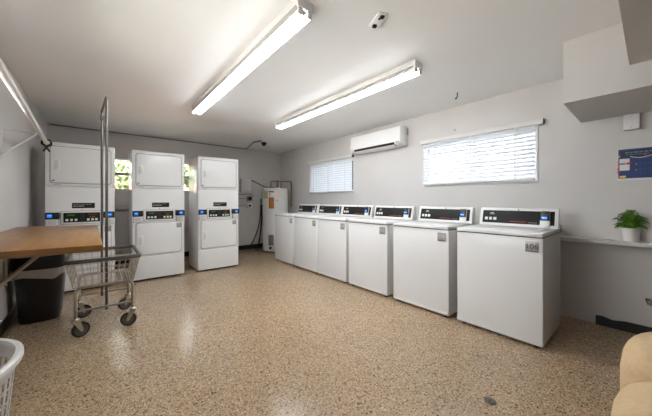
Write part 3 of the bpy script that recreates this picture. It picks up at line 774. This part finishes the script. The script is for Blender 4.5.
MB().tube([(-.036, 0, .018), (-.022, 0, .034), (.022, 0, .034), (.036, 0, .018)], .009, 8).ball((0, 0, -.034), .012).build('clamp_jaw', M['black'], sc_)

# ------------------------------------------------------------------ plastic laundry hamper, bottom left
hp = tag(empty('laundry_basket', (-.447, 1.74, 0)), 'white plastic laundry basket with slotted sides, cut by the left edge', 'laundry basket')
def oval(rx, ry, z, n=48):
    return [(rx*math.cos(2*PI*k/n), ry*math.sin(2*PI*k/n), z) for k in range(n)]
H_ = .50
def shell_at(t):   # radii at height fraction
    return lerp(.125, .168, t), lerp(.195, .252, t)
# slotted wall: only the lattice strips are built
bm = bmesh.new(); NC = 72; zs = [0, .05, .060, .105, .115, .16, .17, .215, .225, .27, .28, .325, .335, .38, .39, .43, .50]
grid = []
for z in zs:
    rx, ry = shell_at(z/H_); ring = []
    for k in range(NC):
        a = 2*PI*k/NC; ring.append(bm.verts.new((rx*math.cos(a), ry*math.sin(a), z)))
    grid.append(ring)
for i in range(len(zs)-1):
    for k in range(NC):
        tall = zs[i+1]-zs[i] > .03
        if tall and 0 < i < len(zs)-2 and k % 2: continue
        bm.faces.new((grid[i][k], grid[i][(k+1) % NC], grid[i+1][(k+1) % NC], grid[i+1][k]))
r_ = bmesh.ops.solidify(bm, geom=bm.faces[:], thickness=.004)
bmesh.ops.recalc_face_normals(bm, faces=bm.faces)
mb = MB(); mb.bm.free(); mb.bm = bm; mb.build('basket_wall', M['hamper'], hp, angle=50)
MB().loops([oval(.12, .19, .001), oval(.127, .197, .004), oval(.127, .197, .012), oval(.05, .08, .012)]).build('basket_floor', M['hamper'], hp)
MB().loops([oval(.166, .250, .485), oval(.186, .272, .478), oval(.188, .274, .486), oval(.187, .273, .500), oval(.176, .262, .508), oval(.163, .248, .504), oval(.160, .245, .487), oval(.166, .250, .485)], cap0=False, cap1=False).build('rim', M['hamper'], hp)

o = tag(empty('floor_plug', (1.731, .60, 0)), 'small dark round plug set in the speckled floor in front of the nearest washer', 'floor plug')
MB().lathe([(0, 0), (.032, 0), (.030, .0025), (.022, .003), (0, .003)], 24).build('plug_disc', M['steel_dark'], o)
MB().box(-.012, .012, -.002, .002, .0029, .0036).build('plug_slot', M['black'], o)

# ------------------------------------------------------------------ beige seat, bottom right
sf = tag(empty('beige_sofa', (1.75, -.45, 0)), 'beige upholstered sofa with plump rounded cushions in the bottom right corner', 'sofa')
def cushion(x0, x1, y0, y1, z0, z1, name, parent, r=.11):
    b = bmesh.new(); bmesh.ops.create_cube(b, size=1)
    bmesh.ops.transform(b, verts=b.verts, matrix=Matrix.Translation(((x0+x1)/2, (y0+y1)/2, (z0+z1)/2)) @ Matrix.Diagonal((x1-x0, y1-y0, z1-z0, 1)))
    bmesh.ops.bevel(b, geom=b.edges[:], offset=r, segments=7, profile=.55, affect='EDGES')
    cz = (z0+z1)/2; cy = (y0+y1)/2
    for v in b.verts:
        fx = 1-((v.co.x-(x0+x1)/2)/((x1-x0)/2))**2; fy = 1-((v.co.y-cy)/((y1-y0)/2))**2
        if v.co.z > cz: v.co.z += .025*max(0, fx)*max(0, fy)
        fz = 1-((v.co.z-cz)/((z1-z0)/2))**2
        if v.co.y > cy: v.co.y += .02*max(0, fx)*max(0, fz)
    mb = MB(); mb._merge(b); return mb.build(name, M['upholstery'], parent, angle=80)
SX = 1.75; SY = -.45
cushion(1.27-SX, 1.690-SX, -.92-SY, .084-SY, .10, .490, 'seat_cushion', sf, .145)
cushion(1.700-SX, 2.12-SX, -.92-SY, .080-SY, .10, .545, 'seat_cushion', sf, .145)
cushion(1.30-SX, 2.05-SX, -.90-SY, .03-SY, .06, .26, 'sofa_base', sf, .04)
for x in (1.36, 1.99):
    for y in (-.84, -.03):
        MB().cyl((x-SX, y-SY, 0), (x-SX, y-SY, .07), .022, 12).build('leg', M['black'], sf)

# ------------------------------------------------------------------ right wall: switch box, poster, plant, valve
o = tag(empty('wall_box', (XR, .115, 1.78)), 'small white box on the wall just below the soffit', 'electrical box')
MB().box(-.045, 0, -.045, .045, 0, .128, .005).build('box_body', M['white_plastic'], o)
MB().box(-.050, -.044, -.048, .048, -.003, .131, .003).build('box_cover', M['white_plastic'], o)
MB().cyl((-.052, 0, .105), (-.049, 0, .105), .004, 8).cyl((-.052, 0, .02), (-.049, 0, .02), .004, 8).build('screw', M['grey_print'], o)

po = tag(empty('laundry_poster', (XR, 0, 1.337)), 'blue printed poster on the right wall above the potted plant', 'poster')
# local u = left-to-right on the sheet (towards -y)
def pb(name, m, rects, parent=None, d0=.003, d1=.0042):
    mb = MB()
    for u0, u1, z0, z1 in rects: mb.box(-d1, -d0, .2-u1, .2-u0, z0, z1)
    return mb.build(name, m, parent or po, smooth=False)
pb('sheet', M['paper'], [(0, .44, 0, .278)], d0=-.001, d1=.0026)
pf = pb('blue_field', M['poster'], [(.004, .436, .018, .276)], d0=.0026, d1=.0034)
pb('dark_band', M['poster_dark'], [(.02, .436, .205, .262)], pf, .0034, .0039)
rs = []; x = .045
for w in (.03, .02, .035, .025, .03, .02, .03): rs.append((x, x+w-.006, .238, .250)); x += w
x = .05
for w in (.02, .03, .02, .03, .04): rs.append((x, x+w-.006, .222, .229)); x += w
pb('header_lettering', mat('dim_print', (.36, .42, .52), rough=.5), rs, pf, .0038, .0044)
pb('white_panel', M['paper'], [(.012, .072, .088, .192)], pf, .0034, .0042)
pb('panel_stripe', M['p_blue'], [(.012, .046, .140, .155)], pf, .0042, .0048)
pb('panel_stripe', M['p_yellow'], [(.046, .056, .140, .158)], pf, .0042, .0048)
pb('panel_stripe', M['p_red'], [(.056, .078, .140, .158)], pf, .0042, .0048)
pb('side_tab', M['p_orange'], [(.0, .010, .125, .175)], pf, .0034, .0044)
pb('side_tab', M['p_red'], [(.0, .010, .06, .115)], pf, .0034, .0044)
pb('side_tab', M['p_yellow'], [(.006, .014, .205, .225)], pf, .0039, .0046)
sw = MB()
prev = None
for k in range(15):
    u = .075+.012*k; z = .206-.012*math.sin(PI*k/9) if k < 9 else .206+.012*math.sin(PI*(k-9)/9)
    sw.box(-.0046, -.0039, .2-u-.012, .2-u, z-.002, z+.003)
sw.build('white_swoosh', M['paper'], pf)
pb('red_dot', M['p_red'], [(.155, .166, .208, .222)], pf, .0046, .0052)
rs = []
for z in (.178, .150, .138, .098, .086, .06):
    x = .125
    for w in (.03, .02, .04, .025, .03, .02, .035, .03): rs.append((x, x+w-.008, z, z+.004)); x += w
pb('body_lettering', M['dim_blue'], rs, pf, .0034, .0040)
pb('bullet', M['p_yellow'], [(.108, .115, .136, .144), (.108, .115, .083, .091), (.012, .05, .026, .042)], pf, .0034, .0042)

pl = tag(empty('potted_fern', (3.524, .122, .806)), 'green leafy fern in a white pot on the wall ledge', 'potted plant')
MB().lathe([(0, 0), (.047, 0), (.050, .003), (.0585, .108), (.060, .113), (.0585, .116), (.054, .114), (.0525, .095), (0, .095)], 32).build('pot', M['pot'], pl)
MB().lathe([(0, .098), (.053, .098), (.053, .1), (0, .106)], 20).build('soil', M['soil'], pl)
fr = MB()
b = bmesh.new()
for k in range(90):
    az = k*2.39996; el = math.radians(-22+112*((k+.5)/90)**.8)
    R_ = random.uniform(.82, 1.06)
    end = Vector((.062*math.cos(az)*math.cos(el), .124*math.sin(az)*math.cos(el), .125+.128*math.sin(el) if el > 0 else .125+.10*math.sin(el)))*R_
    if math.cos(az) > 0 and end.x > .05: end.x = .05
    base = Vector((end.x*.25, end.y*.2, .10)); mid = Vector((end.x*.55, end.y*.5, max(end.z, .13)+.045))
    pts = [(base*(1-t)+mid*t)*(1-t)+(mid*(1-t)+end*t)*t for t in [q/8 for q in range(9)]]
    for j in range(2, 9):
        p, q = pts[j-1], pts[j]; dd = (q-p).normalized()
        side = dd.cross(Vector((0, 0, 1)))
        if side.length < .05: side = Vector((0, 1, 0))
        side.normalize(); side = (side+Vector((random.uniform(-.4, .4), random.uniform(-.3, .3), random.uniform(-.5, .2)))).normalized(); up = side.cross(dd)
        wl = .021*math.sin(PI*(.25+.65*j/9))
        for s_ in (-1, 1):
            tip = p+side*s_*wl+dd*wl*.9-Vector((0, 0, .004)); m1 = p+side*s_*wl*.6+dd*wl*.05+up*.003; m2 = p+side*s_*wl*.4+dd*wl*.85+up*.002
            b.faces.new([b.verts.new(v_) for v_ in (p, m1, tip, m2)])
fr._merge(b); fo = fr.build('fronds', M['leaf'], pl, smooth=False)
for v in fo.data.vertices:
    if v.co.x > .055: v.co.x = .055

o = tag(empty('old_valve', (XR, .01, .30)), 'rusty old valve with loose wires low on the right wall', 'valve')
MB().cyl((.001, 0, 0), (-.006, 0, 0), .026, 18).cyl((0, 0, 0), (-.045, 0, 0), .009, 12).cyl((-.03, 0, -.022), (-.03, 0, .022), .008, 12).build('valve_stub', M['conduit'], o)
MB().tube([(-.05, .02*math.cos(q*PI/4), .02*math.sin(q*PI/4)) for q in range(8)], .004, 8, closed=True).cyl((-.05, -.018, 0), (-.05, .018, 0), .003, 6).cyl((-.05, 0, -.018), (-.05, 0, .018), .003, 6).build('handwheel', M['copper'], o)
tb = MB()
for k in range(4):
    pts = [(-.008-.008*k, .028*math.sin(t*1.7+k*1.3), .026*math.cos(t*1.3+k)) for t in [q*.7 for q in range(9)]]
    tb.tube(pts, .0035, 6)
tb.tube([(-.02, -.02, .02), (-.015, -.05, .035), (-.015, -.12, .045)], .005, 6)
tb.build('loose_wires', M['dark_print'], o)

# ------------------------------------------------------------------ outdoors behind the back window, and unseen ground beside the room
struct(MB().box(-12, 14, YB+T, 22, -.3, -.05).box(XR+T, 14, -9, YB+T, -.3, -.05).box(-4.2, XL-T, -9, YB+T, -.3, -.05).build('ground', M['grass'], smooth=False))  # unseen side strips made dark to cut light bounced up through the windows
struct(MB().box(-22, -4.2, -9, YB+T, -.3, -.05).build('bounce_pavement', M['bounce_paving'], smooth=False))  # unseen pale slab, added to bounce sunlight in towards the ceiling
nb = tag(empty('neighbour_building', (1.5, 10.5, -.05)), 'pale building with pink masonry base seen through the back window', 'building')
MB().box(-6, 6, 0, 3, 0, 1.85).build('masonry_base', M['brick_pink'], nb, smooth=False)
MB().box(-6, 6, .02, 3, 1.85, 2.25).build('upper_wall', M['stucco'], nb, smooth=False)
def tree(x, y, h, label, sd, rad):
    rnd = random.Random(sd)
    t_ = tag(empty('leafy_tree', (x, y, -.05)), label, 'tree', 'trees outside the back window')
    MB().tube([(0, 0, 0), (.05, .03, h*.35), (0, .05, h*.7)], [.09, .07, .03], 10).tube([(.03, .03, h*.4), (.4, .1, h*.75)], [.04, .015], 8).tube([(.02, .03, h*.45), (-.4, .0, h*.8)], [.04, .015], 8).build('trunk', M['bark'], t_)
    b = bmesh.new()
    for k in range(1500):
        while True:
            q = Vector((rnd.uniform(-1, 1), rnd.uniform(-1, 1), rnd.uniform(-1, 1)))
            if .25 < q.length < 1: break
        c = Vector((q.x*rad, q.y*rad, h*.68+q.z*rad*.85))
        a = Vector((rnd.uniform(-1, 1), rnd.uniform(-1, 1), rnd.uniform(-1, 1))).normalized(); s_ = a.orthogonal().normalized()
        L_ = rnd.uniform(.05, .10)
        b.faces.new([b.verts.new(v) for v in (c-a*L_, c+s_*L_*.45, c+a*L_, c-s_*L_*.45)])
    mb = MB(); mb._merge(b); mb.build('foliage', M['leaf_tree'], t_, smooth=False)
tree(.55, 8.9, 3.0, 'green tree outside the back window left of the middle dryer', 3, .85)
tree(2.15, 8.6, 3.0, 'green tree outside the back window right of the middle dryer', 5, .62)

# ------------------------------------------------------------------ daylight
w = bpy.data.worlds.new('daylight'); S.world = w; w.use_nodes = True
nt = w.node_tree; bg = nt.nodes['Background']
bg.inputs['Color'].default_value = (.93, .965, 1.0, 1); bg.inputs['Strength'].default_value = 2.7
sun = bpy.data.lights.new('sun', 'SUN'); sun.energy = 20.0; sun.angle = .02; sun.color = (1, .975, .95)
so = bpy.data.objects.new('sun', sun); C.objects.link(so)
so.rotation_euler = Vector((.0, 1, -1.3)).to_track_quat('-Z', 'Y').to_euler()

# ------------------------------------------------------------------ camera
f = 271.147; t = math.radians(39.724)
cam = bpy.data.cameras.new('camera'); co = bpy.data.objects.new('camera', cam); C.objects.link(co)
co.location = (0, 0, 1.16); co.rotation_euler = (PI/2, 0, -t)
cam.sensor_width = 36; cam.sensor_fit = 'HORIZONTAL'; cam.lens = f/652*36
cam.shift_y = (200.379-208)/652; cam.clip_start = .02
S.camera = co
v = S.view_settings; v.view_transform = 'Standard'; v.look = 'None'; v.gamma = 1; v.exposure = 2.37; v.use_curve_mapping = False
